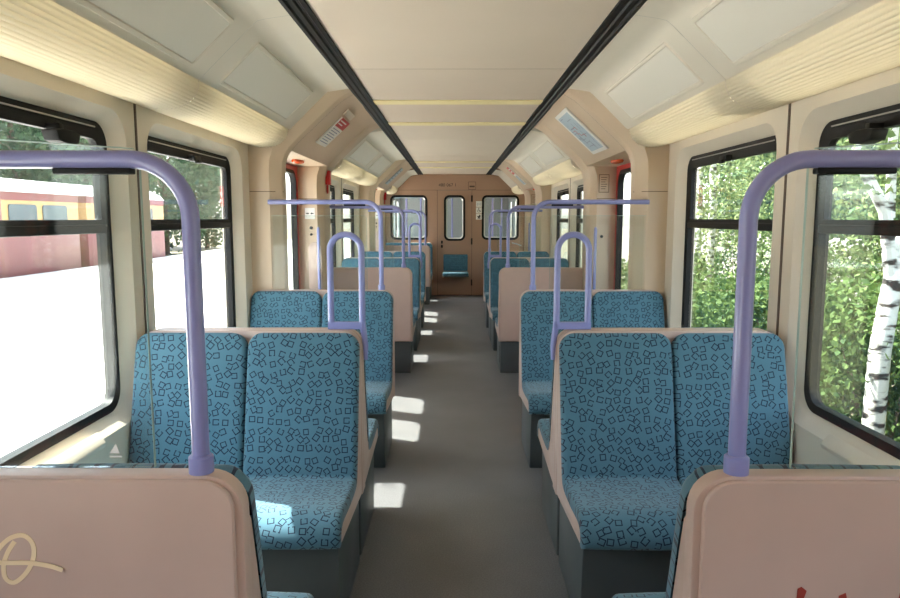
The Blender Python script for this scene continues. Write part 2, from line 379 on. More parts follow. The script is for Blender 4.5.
def ad_panel(sx, ya, yb, label):
    """raised frame with a glossy sheet lying on the 45 degree cove slope"""
    a = Vector((sx*0.862, 0, 2.279)); c = Vector((sx*1.078, 0, 2.072)); u = (c-a).normalized(); n = Vector((-sx*u.z*sx if False else 0, 0, 0))
    n = Vector((u.z*sx, 0, -u.x*sx));
    if n.z > 0: n = -n
    L = (c-a).length; root = empty('advert_frame', tuple((a+c)/2 + Vector((0, (ya+yb)/2, 0)))); tag(root, label, 'advert frame', 'blank advert frames on the ceiling slope')
    o = root.location
    def pt(s, y, h): return a + u*s + n*h + Vector((0, y, 0)) - o
    def ring(m, h, r): return [pt(w, q, h) for q, w in rrect((ya+yb)/2, L/2 + 0.004, yb-ya-2*m, L - 0.045 - 2*m, r)]
    MB().loft([ring(0, 0.0, 0.02), ring(0.004, 0.007, 0.02), ring(0.018, 0.007, 0.012), ring(0.022, 0.003, 0.010), ring(0.022, 0.0, 0.010), ring(0, 0.0, 0.02)]).build('frame', M['cove'], root, smooth=30)
    MB().loft([ring(0.0225, 0.0005, 0.010), ring(0.0225, 0.004, 0.010)], cap=True).build('cover_sheet', M['sheet'], root, smooth=0)

def cove(sx, side, ya, yb, word):
    pr = [(0.700, 2.322), (0.80, 2.308), (0.835, 2.300), (0.862, 2.279), (1.078, 2.072), (1.089, 2.066), (1.089, 2.085)]
    loops = [[(sx*u, y, w) for u, w in pr] for y in (ya + 0.002, yb - 0.002)]
    o = MB().loft(loops, closed=False).build(trim_name(), M['cove'], smooth=25)
    struct(o, 'cream sloping cove panel on the %s, %s' % (side, word), 'cove')

bay = {0: 'front', 1: 'rear'}
for k in (0, 1):
    q = k * P
    for sx, side in SIDES:
        wn_ = ['first', 'second', 'third', 'fourth']
        w1, w2 = wn_[2*k], wn_[2*k+1]
        view = 'the platform' if sx < 0 else 'green shrubs'
        wall_panel(sx, side, 1.33 + q, 2.927 + q, 1.51 + q, 2.79 + q, 'cream wall panel around the %s window on the %s' % (w1, side))
        wall_panel(sx, side, 2.933 + q, 4.525 + q, 3.08 + q, 4.33 + q, 'cream wall panel around the %s window on the %s' % (w2, side))
        make_window(sx, 1.51 + q, 2.79 + q, 'open' if k == 0 else 'shut', '%s window from the front on the %s, looking onto %s%s' % (w1, side, view, ', latch hanging open' if k == 0 else ''), sx < 0)
        make_window(sx, 3.08 + q, 4.33 + q, 'shut', '%s window from the front on the %s, looking onto %s' % (w2, side, view), sx < 0)
        struct(MB().box(min(sx*1.3545, sx*1.40), max(sx*1.3545, sx*1.40), 2.921 + q, 2.939 + q, 0, 1.99).build(trim_name(), M['seam'], smooth=0), 'brown joint strip between %s and %s %s windows' % (w1, w2, side), 'joint strip')
        strip_light(sx, 1.345 + q, 2.926 + q, 'ribbed cream lamp cover above the %s %s window' % (w1, side))
        strip_light(sx, 2.934 + q, 4.485 + q, 'ribbed cream lamp cover above the %s %s window' % (w2, side))
        cove(sx, side, 1.33 + q, 2.93 + q, 'above the %s window' % w1); cove(sx, side, 2.93 + q, 4.545 + q, 'above the %s window' % w2)
        ad_panel(sx, 1.50 + q, 2.78 + q, 'blank glossy advert frame on the %s ceiling slope above the %s window' % (side, w1))
        ad_panel(sx, 3.10 + q, 4.30 + q, 'blank glossy advert frame on the %s ceiling slope above the %s window' % (side, w2))
        # arm ledge below the window
        for (a, c, w_) in ((1.62, 2.48, w1), (3.42, 4.22, w2)):
            led = MB().prism([(sx*(WALL-0.001), 0.650), (sx*(WALL-0.030), 0.655), (sx*(WALL-0.034), 0.672), (sx*(WALL-0.001), 0.712)], 'y', a + q, c + q).build('window_ledge', M['wall'], bevel=0.003)
            tag(led, 'narrow cream arm ledge under the %s window on the %s' % (w_, side), 'ledge', 'arm ledges under the windows')
# end bay; its unseen windows are added to light the end wall
for sx, side in SIDES:
    wall_panel(sx, side, 12.03, Y_END, 12.20, 13.20, 'short %s wall panel with an added window beside the end wall' % side)
    make_window(sx, 12.20, 13.20, 'shut', 'unseen window on the %s, added to light the end wall' % side, sx < 0)
    cove(sx, side, 12.03, Y_END, 'beside the end wall')
    strip_light(sx, 12.04, 13.38, 'short ribbed lamp cover on the %s beside the end wall' % side)

# ------------------------------------------------------------------ vestibules: arches, door heads, doors
INN = [(1.155, 0), (1.155, 1.2), (1.155, 1.80), (1.151, 1.86), (1.134, 1.915), (1.10, 1.965), (1.05, 2.015), (0.93, 2.125), (0.80, 2.244), (0.765, 2.272), (0.695, 2.312)]
def offs(d, zmax=2.345):
    r = []
    for i, (x, z) in enumerate(INN):
        a = INN[max(i-1, 0)]; c = INN[min(i+1, len(INN)-1)]
        tx, tz = c[0]-a[0], c[1]-a[1]; l = math.hypot(tx, tz); nx, nz = tz/l, -tx/l
        r.append((x + nx*d, min(zmax, z + nz*d)))
    return r
for i in range(len(INN)): pass
def flip(pr): return pr
def arch(sx, ya, yb, near_out, far_out, e, label):
    """moulded arch: chamfer, flat band, chamfer; near_out / far_out are the reach of its two faces"""
    x = lambda pr, y: [(sx*u, y, w) for u, w in pr]
    def face(reach):
        pr = []
        for (u, w), (fu, fw) in zip(INN, offs(0.3, 2.40)): pr.append((min(reach, fu) if w < 1.9 else min(fu, 1.47), fw if w > 1.8 else w))
        return pr
    c = 0.072 - e*0.45; g = min(0.072, (yb-ya)*0.4)
    mid = offs(e + c)
    loops = [x(face(near_out), ya), x(mid, ya), x(offs(e + c*0.92), ya + 0.006), x(offs(e + c*0.08), ya + g*0.86), x(offs(e), ya + g),
             x(offs(e), yb - g), x(offs(e + c*0.08), yb - g*0.86), x(offs(e + c*0.92), yb - 0.006), x(mid, yb), x(face(far_out), yb)]
    if yb - ya < 0.3: loops = loops[:5] + [x(offs(e), yb - 0.003), x(offs(e + 0.003), yb), x(face(far_out), yb)]
    o = MB().loft(loops, closed=False).build(trim_name(), M['beige'], smooth=40)
    struct(o, label, 'arch'); return o
door_n = 0
def door(sx, y0, y1, label):
    global door_n
    door_n += 1
    root = empty('door_%d' % door_n, (sx*1.44, (y0+y1)/2, 0)); struct(root, label, 'door'); o = root.location
    ym = (y0+y1)/2
    for a, c in ((y0, ym - 0.006), (ym + 0.006, y1)):
        cy = (a+c)/2; w = c-a
        out_ = rrect(cy - o.y, 0.985, w, 1.93, 0.01); gi = rrect(cy - o.y, 1.32, 0.46, 1.12, 0.10); go = rrect(cy - o.y, 1.32, 0.52, 1.18, 0.125)
        X0, X1 = -sx*0.022, sx*0.022
        leaf = MB().loft([X(out_, X0), X(go, X0), X(go, X1), X(out_, X1), X(out_, X0)]).build('door_leaf', M['red'], root, smooth=30)
        MB().loft([X(go, X0 - sx*0.004), X(gi, X0 - sx*0.004), X(gi, X1), X(go, X1), X(go, X0 - sx*0.004)]).build('window_seal', M['black'], leaf, smooth=30)
        MB().prism(rrect(cy - o.y, 1.32, 0.462, 1.122, 0.10), 'x', -0.003, 0.003).build('window_pane', M['win'], leaf, smooth=0)
    MB().box(-0.028, 0.028, ym - o.y - 0.006, ym - o.y + 0.006, 0.02, 1.945).build('edge_seal', M['black'], root, smooth=0)
    return root

lamp_words = {(0, -1): 'nearer left', (0, 1): 'nearer right', (1, -1): 'far left', (1, 1): 'far right'}
def grab_pole(sx, y, dy, label):
    root = empty('grab_pole', (sx*1.235, y, 0.80)); tag(root, label, 'grab pole', 'vertical grab poles at the doors')
    MB().tube([(0, 0, 0), (0, 0, 0.60), (0, 0, 0.615), (0, 0, 0.62)], [0.014, 0.014, 0.010, 0.003], 16).build('pole', M['lav'], root)
    for z in (0.05, 0.55): MB().cyl((0, 0, z), (0, dy, z) if dy else (sx*0.194, 0, z), 0.008, 12).build('standoff', M['lav'], root)

for k in (-1, 0, 1):
    q = k * P
    place = {-1: 'vestibule at the camera', 0: 'nearer vestibule', 1: 'far vestibule'}[k]
    for sx, side in SIDES:
        arch(sx, 4.525 + q, 4.685 + q, WALL + 0.03, 1.43, 0.0, 'beige moulded arch on the %s, near side of the %s' % (side, place))
        arch(sx, 6.23 + q, 6.68 + q, 1.43, WALL + 0.03, 0.045, 'beige moulded arch on the %s, far side of the %s' % (side, place))
        # sloping door head with a flat soffit
        pr = [(0.695, 2.313), (0.765, 2.274), (0.80, 2.246), (0.93, 2.127), (1.05, 2.017), (1.10, 1.968), (1.128, 1.952), (1.47, 1.952)]
        pr2 = [(u, w) for u, w in offs(0.04)]; pr2 = pr2[::-1][:6] + [(1.150, 1.957), (1.47, 1.952)]
        pr2[0] = (0.695, 2.334)
        o = MB().loft([[(sx*u, y, w) for u, w in z] for z, y in ((pr, 4.686 + q), (pr2, 6.235 + q))], closed=False).build(trim_name(), M['beige'], smooth=25)
        struct(o, 'beige sloping panel over the doors on the %s of the %s' % (side, place), 'door head')
        for yy in (4.6855,):
            pts = [(sx*(u - 0.0012), yy + q - 0.002, w - 0.0012) for u, w in INN[3:]]; pts2 = [(a, b_ + 0.004, c_) for a, b_, c_ in pts]
            struct(MB().loft([pts, pts2], closed=False).build(trim_name(), M['line'], smooth=0), 'thin joint beside the %s door head of the %s' % (side, place), 'joint strip')
        # joint across the pillars
        for (ya, yb, d0) in ((4.524, 4.56, 0), (6.2285, 6.29, 0)):
            b = MB(); xs = [(WALL - 0.002 if ya < 5 else 1.415, ya), (1.226 if ya < 5 else 1.250, ya), (1.1535, ya + 0.066), (1.1535, ya + 0.085)] if ya < 5 else [(1.415, ya), (1.250, ya)]
            l0 = [(sx*u, y + q, 1.668) for u, y in xs]; l1 = [(a, b_, c_ + 0.005) for a, b_, c_ in l0]
            struct(b.loft([l0, l1], closed=False).build(trim_name(), M['line'], smooth=0), 'thin joint across the %s pillar, %s side of the %s' % (side, 'near' if ya < 5 else 'far', place), 'joint strip')
        for (ya, yb) in ((4.525, 4.905), (6.225, 6.68)):
            struct(MB().box(min(sx*1.43, sx*1.475), max(sx*1.43, sx*1.475), ya + q, yb + q, 0, 2.25).build('wall_' + side, M['beige'], smooth=0), 'beige %s door pocket wall of the %s' % (side, place), 'wall')
        struct(MB().box(min(sx*1.41, sx*1.475), max(sx*1.41, sx*1.475), 4.905 + q, 6.225 + q, 1.953, 2.25).build(trim_name(), M['beige'], smooth=0), 'hidden lintel above the %s doors of the %s' % (side, place), 'lintel')
        door(sx, 4.91 + q, 6.22 + q, 'red double doors with tall windows on the %s of the %s' % (side, place))
        if k < 0: continue
        word = lamp_words[(k, sx)]
        lens = MB(); lens.loft([[(sx*1.26 + 0.045*f*math.cos(a), 5.54 + q + 0.11*f*math.sin(a), z) for a in [2*PI*i/24 for i in range(24)]] for f, z in ((1, 1.951), (1, 1.942), (0.9, 1.933), (0.55, 1.928), (0.05, 1.927))])
        tag(lens.build('warning_lamp', M['orange']), 'orange oval warning lamp above the %s doors' % word, 'lamp', 'orange door warning lamps')
        grab_pole(sx, 4.885 + q, None, 'lavender grab pole on the pillar before the %s doors' % word)
        grab_pole(sx, 6.180 + q, 0.05, 'lavender grab pole on the pillar beyond the %s doors' % word)
        # things on the pillar that faces the camera
        if sx < 0:
            s_ = empty('arrow_sign', (-1.317, 6.228 + q, 1.54)); tag(s_, 'small white sign with two black arrows beyond the %s doors' % word, 'sign')
            MB().box(-0.045, 0.045, -0.004, 0, -0.05, 0.05).build('plate', M['white'], s_, bevel=0.001, seg=1)
            for d in (-1, 1):
                MB().prism([(d*0.006, 0), (d*0.018, 0.010), (d*0.018, 0.004), (d*0.034, 0.004), (d*0.034, -0.004), (d*0.018, -0.004), (d*0.018, -0.010)], 'y', -0.0055, -0.004).build('arrow', M['ink'], s_, smooth=0)
            for z, nm in ((1.412, 'upper'), (1.352, 'lower')):
                r_ = 0.014 if z > 1.4 else 0.011
                tag(MB().tube([(-1.308, 6.229 + q, z), (-1.308, 6.218 + q, z), (-1.308, 6.214 + q, z)], [r_, r_, r_*0.7], 16).build('door_button', M['ink']), '%s black round button below the arrow sign of the %s doors' % (nm, word), 'button', 'black door buttons')
            nb = [(0.060*math.cos(a), 1.215 + 0.07*math.sin(a)) for a in [PI*i/12 for i in range(13)]] + [(-0.060, 0.72), (0.060, 0.72)]
            tag(MB().prism([(-1.275 + u, w) for u, w in nb], 'y', 6.215 + q, 6.229 + q).build('niche_panel', M['shell'], bevel=0.004), 'arched dark niche drawn as a darker beige panel, low on the pillar beyond the %s doors' % word, 'niche')  # niche's darkness put into the colour; a raised panel stands in for it
            h = empty('emergency_handle', (-1.1985, 6.40 + q, 1.82)); tag(h, 'red emergency handle on the arch side beyond the %s doors' % word, 'emergency handle')
            MB().box(0, 0.044, -0.035, 0.035, -0.02, 0.11).build('housing', M['redbox'], h, bevel=0.006)
            MB().prism([(-0.018, -0.02), (0.018, -0.02), (0.024, -0.08), (0, -0.10), (-0.024, -0.08)], 'x', 0.006, 0.022).build('pull', M['redbox'], h, bevel=0.004)
        else:
            s_ = empty('framed_notice', (1.310, 6.228 + q, 1.805)); tag(s_, 'framed beige notice on the pillar beyond the %s doors' % word, 'notice')
            MB().box(-0.046, 0.046, -0.004, 0, -0.08, 0.08).build('plate', M['line'], s_, bevel=0.001, seg=1)
            MB().box(-0.040, 0.040, -0.006, -0.004, -0.074, 0.074).build('paper', M['beige'], s_, smooth=0)
            b = MB()
            for i in range(6): b.box(-0.028, 0.028 - 0.008*(i % 3), -0.0068, -0.006, 0.050 - i*0.02, 0.056 - i*0.02)
            b.build('print', M['line'], s_, smooth=0)
            tag(MB().tube([(1.300, 6.229 + q, 1.335), (1.300, 6.218 + q, 1.335), (1.300, 6.214 + q, 1.335)], [0.013, 0.013, 0.009], 16).build('door_button', M['ink']), 'black round button on the pillar beyond the %s doors' % word, 'button', 'black door buttons')

def head_sign(sx, xa, xb, ya, yb, label, kind):
    a = Vector((sx*xa, 0, 2.3035 - (xa-0.728)*0.915)); c = Vector((sx*xb, 0, 2.3035 - (xb-0.728)*0.915)); u = (c-a).normalized(); L = (c-a).length
    n = Vector((u.z*sx, 0, -u.x*sx))
    if n.z > 0: n = -n
    root = empty('notice_board', tuple((a+c)/2 + Vector((0, (ya+yb)/2, 0)))); tag(root, label, 'notice'); o = root.location
    oy = lambda y: 0.04*((y - 4.686) % P)/1.549
    def slab(s0, s1, y0, y1, h0, h1, nm, m, pr=None):
        q0 = [a + u*s + n*(h0 - oy(y)) + Vector((0, y, 0)) - o for s, y in ((s0, y0), (s1, y0), (s1, y1), (s0, y1))]
        q1 = [p_ + n*(h1-h0) for p_ in q0]; mb = pr or MB(); mb.loft([q0, q1], cap=True)
        if pr is None: return mb.build(nm, m, root, smooth=0)
    h = 0.010
    slab(0, L, ya, yb, h-0.012, h, 'plate', M['white'] if kind != 'blue' else M['blueplate'])
    w = yb-ya
    if kind == 'red':
        slab(0, L*0.30, ya, yb, h, h+0.0006, 'red_band', M['signred'])
        b = MB()
        for i in range(2): slab(L*(0.07+0.10*i), L*(0.11+0.10*i), ya+0.05*w, ya+(0.75-0.2*i)*w, h+0.0006, h+0.0012, '', None, b)
        b.build('white_print', M['white'], root, smooth=0)
        b = MB()
        for i in range(7): slab(L*(0.37+0.083*i), L*(0.395+0.083*i), ya+0.08*w, yb-(0.08+0.1*(i % 3))*w, h, h+0.0006, '', None, b)
        b.build('print', M['inkblue'], root, smooth=0)
    elif kind == 'map':
        slab(L*0.07, L*0.93, ya+0.10*w, yb-0.10*w, h, h+0.0005, 'map_field', M['blueplate'])
        b = MB(); r = MB(); rs = random.Random(3)
        for i in range(26):
            s0 = 0.10 + 0.72*rs.random(); y0 = 0.14 + 0.62*rs.random()
            if i % 2: slab(L*s0, L*(s0+0.012), ya+y0*w, ya+min(0.88, y0+0.28)*w, h+0.0005, h+0.001, '', None, b)
            else: slab(L*s0, L*min(0.92, s0+0.16), ya+y0*w, ya+(y0+0.016)*w, h+0.0005, h+0.001, '', None, b)
        b.build('route_lines', M['inkblue'], root, smooth=0)
        for (s0, y0) in ((0.36, 0.45), (0.42, 0.62), (0.55, 0.35), (0.5, 0.55)): slab(L*s0, L*(s0+0.07), ya+y0*w, ya+(y0+0.02)*w, h+0.001, h+0.0014, '', None, r); slab(L*s0, L*(s0+0.01), ya+y0*w, ya+(y0+0.15)*w, h+0.001, h+0.0014, '', None, r)
        r.build('ring_line', M['pink'], root, smooth=0)
    elif kind == 'redblue':
        slab(0, L*0.40, ya, yb, h, h+0.0006, 'red_band', M['signred']); slab(L*0.5, L*0.98, ya+0.05*w, yb-0.05*w, h, h+0.0006, 'blue_field', M['blueplate'])
        b = MB()
        for i in range(2): slab(L*(0.10+0.13*i), L*(0.16+0.13*i), ya+0.1*w, ya+0.8*w, h+0.0006, h+0.0012, '', None, b)
        b.build('white_print', M['white'], root, smooth=0)
    else:
        b = MB()
        for i in range(5): slab(L*(0.12+0.16*i), L*(0.16+0.16*i), ya+0.1*w, yb-0.15*w, h, h+0.0006, '', None, b)
        b.build('print', M['inkblue'], root, smooth=0)
head_sign(-1, 0.825, 1.02, 5.07, 5.45, 'white notice with a red top band over the nearer left doors', 'red')
head_sign(1, 0.76, 1.07, 5.02, 5.58, 'white framed route map over the nearer right doors', 'map')
head_sign(-1, 0.80, 1.05, 10.55, 10.95, 'pale blue notice over the far left doors', 'blue')
head_sign(1, 0.78, 1.06, 10.45, 10.80, 'red and pale blue notice over the far right doors', 'redblue')
hp = MB()
a = Vector((-0.765, 0, 2.272)); u_ = Vector((-0.73, 0, -0.68))
hp.loft([[(-0.775, 4.99, 2.2635), (-0.812, 4.99, 2.230), (-0.812, 5.30, 2.230), (-0.775, 5.30, 2.2635)], [(-0.770, 4.99, 2.258), (-0.807, 4.99, 2.224), (-0.807, 5.30, 2.224), (-0.770, 5.30, 2.258)]], cap=True)
tag(hp.build('label_strip', M['cove'], smooth=0), 'narrow blank cream strip above the red banded notice', 'label strip')

# ------------------------------------------------------------------ end wall
def hole_panel(name, m, x0, x1, z0, z1, wx0, wx1, wz0, wz1, r, ya, yb, parent=None):
    o_ = rrect((x0+x1)/2, (z0+z1)/2, x1-x0, z1-z0, 0.0); i_ = rrect((wx0+wx1)/2, (wz0+wz1)/2, wx1-wx0, wz1-wz0, r)
    return MB().loft([Y(o_, ya), Y(i_, ya), Y(i_, yb), Y(o_, yb), Y(o_, ya)]).build(name, m, parent, smooth=30)
def end_glass(parent, wx0, wx1, wz0, wz1, r):
    c = ((wx0+wx1)/2, (wz0+wz1)/2, wx1-wx0, wz1-wz0)
    a = rrect(c[0], c[1], c[2]-0.001, c[3]-0.001, r); a2 = rrect(c[0], c[1], c[2]+0.03, c[3]+0.03, r+0.015); i_ = rrect(c[0], c[1], c[2]-0.05, c[3]-0.05, r-0.02)
    i2 = rrect(c[0], c[1], c[2]-0.09, c[3]-0.09, r-0.03)
    MB().loft([Y(a2, Y_END-0.001), Y(a2, Y_END-0.010), Y(i_, Y_END-0.008), Y(i_, Y_END+0.0), Y(a2, Y_END-0.001)]).build('rubber_seal', M['black'], parent)
    MB().loft([Y(i_, Y_END-0.004), Y(i2, Y_END+0.012), Y(i2, Y_END+0.02), Y(i_, Y_END+0.02), Y(i_, Y_END-0.004)]).build('inner_rim', M['steel'], parent)
    MB().prism(i2, 'y', Y_END+0.013, Y_END+0.018).build('pane', M['win'], parent, smooth=0)
e1 = hole_panel('wall_far', M['brown'], -1.5, -0.336, 0, 2.40, -1.225, -0.54, 1.095, 1.92, 0.08, Y_END, Y_END+0.04); struct(e1, 'brown end wall left of the end door, with a window', 'wall')
e2 = hole_panel('wall_far', M['brown'], 0.336, 1.5, 0, 2.40, 0.54, 1.225, 1.095, 1.92, 0.08, Y_END, Y_END+0.04); struct(e2, 'brown end wall right of the end door, with a window', 'wall')
struct(MB().box(-0.336, 0.336, Y_END, Y_END+0.04, 2.035, 2.40).build('wall_far', M['brown'], smooth=0), 'brown end wall strip above the end door', 'wall')
struct(MB().box(-1.16, 1.16, Y_END-0.0015, Y_END, 2.028, 2.034).build(trim_name(), M['seam'], smooth=0), 'thin joint across the brown end wall', 'joint strip')
struct(MB().box(-0.345, 0.345, Y_END+0.045, Y_END+0.05, 0, 1.0).build(trim_name(), M['slot'], smooth=0), 'dark backing of the end door joint', 'joint strip')
for sx in (-1, 1): struct(MB().box(min(sx*0.325, sx*0.345), max(sx*0.325, sx*0.345), Y_END+0.03, Y_END+0.044, 0, 2.05).build(trim_name(), M['slot'], smooth=0), 'dark joint beside the end door', 'joint strip')
door_n += 1
ed = hole_panel('door_%d' % door_n, M['brown'], -0.330, 0.330, 0.01, 2.026, -0.19, 0.19, 1.075, 1.92, 0.09, Y_END+0.002, Y_END+0.042)
struct(ed, 'narrow brown end door with a rounded window', 'door')
win_n += 1; w_ = empty('window_%d' % win_n, (0, 0, 0)); struct(w_, 'rounded end wall window left of the end door', 'window'); end_glass(w_, -1.225, -0.54, 1.095, 1.92, 0.08)
win_n += 1; w_ = empty('window_%d' % win_n, (0, 0, 0)); struct(w_, 'rounded end wall window right of the end door', 'window'); end_glass(w_, 0.54, 1.225, 1.095, 1.92, 0.08)
end_glass(ed, -0.19, 0.19, 1.075, 1.92, 0.09)
for z in (0.25, 1.05, 1.87): MB().box(0.318, 0.346, Y_END-0.012, Y_END+0.001, z-0.06, z+0.06).build('hinge', M['black'], ed, bevel=0.003)
for z in (0.955, 1.035): MB().box(-0.262, -0.228, Y_END-0.010, Y_END+0.001, z-0.028, z+0.028).build('lock', M['black'], ed, bevel=0.003)
def text(body, size, loc, m, parent=None, name='lettering'):
    cu = bpy.data.curves.new(name, 'FONT'); cu.body = body; cu.size = size; cu.align_x = 'CENTER'; cu.align_y = 'CENTER'; cu.extrude = 0.0004
    t_ = bpy.data.objects.new(name, cu); C.objects.link(t_); dg = bpy.context.evaluated_depsgraph_get(); dg.update()
    me = bpy.data.meshes.new_from_object(t_.evaluated_get(dg)); bpy.data.objects.remove(t_)
    o = bpy.data.objects.new(name, me); C.objects.link(o); me.materials.clear(); me.materials.append(m); o.rotation_euler = (PI/2, 0, 0); o.location = loc
    if parent is not None: o.parent = parent
    return o
cn = empty('coach_number', (-0.135, Y_END, 2.125)); text('480 067 1', 0.085, (0, -0.002, 0), M['ink'], cn)
tag(cn, 'black coach number on the brown wall above the end door', 'coach number')
pl = empty('maker_plate', (0.335, Y_END, 2.115)); tag(pl, 'small outlined brown square plate above the end door', 'plate')
b = MB(); oo = rrect(0, 0, 0.15, 0.15, 0.01); ii = rrect(0, 0, 0.135, 0.135, 0.008)
b.loft([Y(oo, 0), Y(oo, -0.004), Y(ii, -0.004), Y(ii, 0), Y(oo, 0)]); b.build('border', M['seam'], pl, smooth=0)
MB().box(-0.05, 0.05, -0.003, 0, -0.03, 0.0).build('print', M['seam'], pl, smooth=0)
sg = []
for i, (z, nm, lab) in enumerate(((1.765, 'a', 'topmost white pictogram square beside the end door, with grey print'), (1.645, 'b', 'middle white pictogram square beside the end door, with a wheelchair symbol'), (1.525, 'c', 'lowest white pictogram square beside the end door, with a pram symbol'))):
    r_ = empty('pictogram_sign', (0.47, Y_END, z)); tag(r_, lab, 'sign', 'pictograms beside the end door')
    MB().box(-0.058, 0.058, -0.004, 0, -0.056, 0.056).build('plate', M['white'], r_, bevel=0.001, seg=1)
    b = MB(); yy = (-0.0055, -0.004)
    if i == 0:
        for s_ in (-1, 1): b.tube([(s_*0.026 + 0.012*math.cos(a), -0.0048, 0.022*math.sin(a)) for a in [2*PI*j/14 for j in range(14)]], 0.003, 6, True)
        m_ = M['inkblue']
    elif i == 1:
        b.tube([(-0.006 + 0.022*math.cos(a), -0.0048, -0.012 + 0.022*math.sin(a)) for a in [PI*0.6 + PI*1.4*j/14 for j in range(15)]], 0.004, 6)
        b.tube([(-0.006, -0.0048, 0.032), (-0.004, -0.0048, 0.002), (0.018, -0.0048, 0.0), (0.028, -0.0048, -0.028)], 0.005, 6)
        b.tube([(-0.006 + 0.006*math.cos(a), -0.0048, 0.040 + 0.006*math.sin(a)) for a in [2*PI*j/10 for j in range(10)]], 0.003, 6, True); m_ = M['ink']
    else:
        b.prism([(-0.034, 0.010), (0.030, 0.010), (0.024, -0.014), (0.008, -0.024), (-0.010, -0.024), (-0.028, -0.010)], 'y', *yy)
        b.prism([(-0.002, 0.012), (0.030, 0.012), (0.022, 0.032), (0.006, 0.036)], 'y', *yy)
        for s_ in (-1, 1): b.prism([(s_*0.016 + 0.010*math.cos(a), -0.034 + 0.010*math.sin(a)) for a in [2*PI*j/12 for j in range(12)]], 'y', *yy)
        m_ = M['ink']
    b.build('pictogram', m_, r_, smooth=0)
# small steel bracket on the right of the end wall
tag(MB().tube([(1.12, Y_END-0.002, 1.02), (1.12, Y_END-0.06, 1.02), (1.20, Y_END-0.06, 1.0), (1.29, Y_END-0.06, 0.97)], 0.014, 10).build('wall_bracket', M['steel']), 'steel lever bracket on the right of the brown end wall', 'bracket')
struct(MB().box(-1.47, 1.47, Y_END, Y_END+0.04, 2.40, 2.56).build('wall_far', M['brown'], smooth=0), 'brown end wall above the ceiling line', 'wall')
# unseen wall behind the camera, added to enclose the light where the coach continues
struct(MB().box(-1.5, 1.5, Y_BACK-0.05, Y_BACK, 0, 2.56).build('wall_rear', M['brown'], smooth=0), 'unseen brown wall added behind the camera to enclose the light', 'wall')

# ------------------------------------------------------------------ seats
def resample(pts, n):
    P_ = [Vector((p[0], p[1], 0)) for p in pts]; out_ = []
    def cr(p0, p1, p2, p3, t): return 0.5*((2*p1) + (p2-p0)*t + (2*p0-5*p1+4*p2-p3)*t*t + (3*p1-p0-3*p2+p3)*t**3)
    dense = []
    for i in range(len(P_)-1):
        p0 = P_[max(i-1, 0)]; p3 = P_[min(i+2, len(P_)-1)]
        for k in range(30): dense.append(cr(p0, P_[i], P_[i+1], p3, k/30))
    dense.append(P_[-1])
    L = [0]
    for a, c in zip(dense, dense[1:]): L.append(L[-1] + (c-a).length)
    for k in range(n+1):
        s = L[-1]*k/n; j = 0
        while j < len(L)-2 and L[j+1] < s: j += 1
        t = (s-L[j])/max(1e-9, L[j+1]-L[j]); out_.append((dense[j].lerp(dense[j+1], t), s))
    return out_, L[-1]
BASE = [(0.040, 1.018), (0.078, 0.88), (0.128, 0.68), (0.172, 0.505), (0.198, 0.437), (0.255, 0.417), (0.40, 0.417), (0.54, 0.427), (0.590, 0.418), (0.606, 0.394), (0.604, 0.364)]
prof_, LEN = resample(BASE, 64)
CREASE = min(range(65), key=lambda i: (prof_[i][0] - Vector((0.195, 0.445, 0))).length)
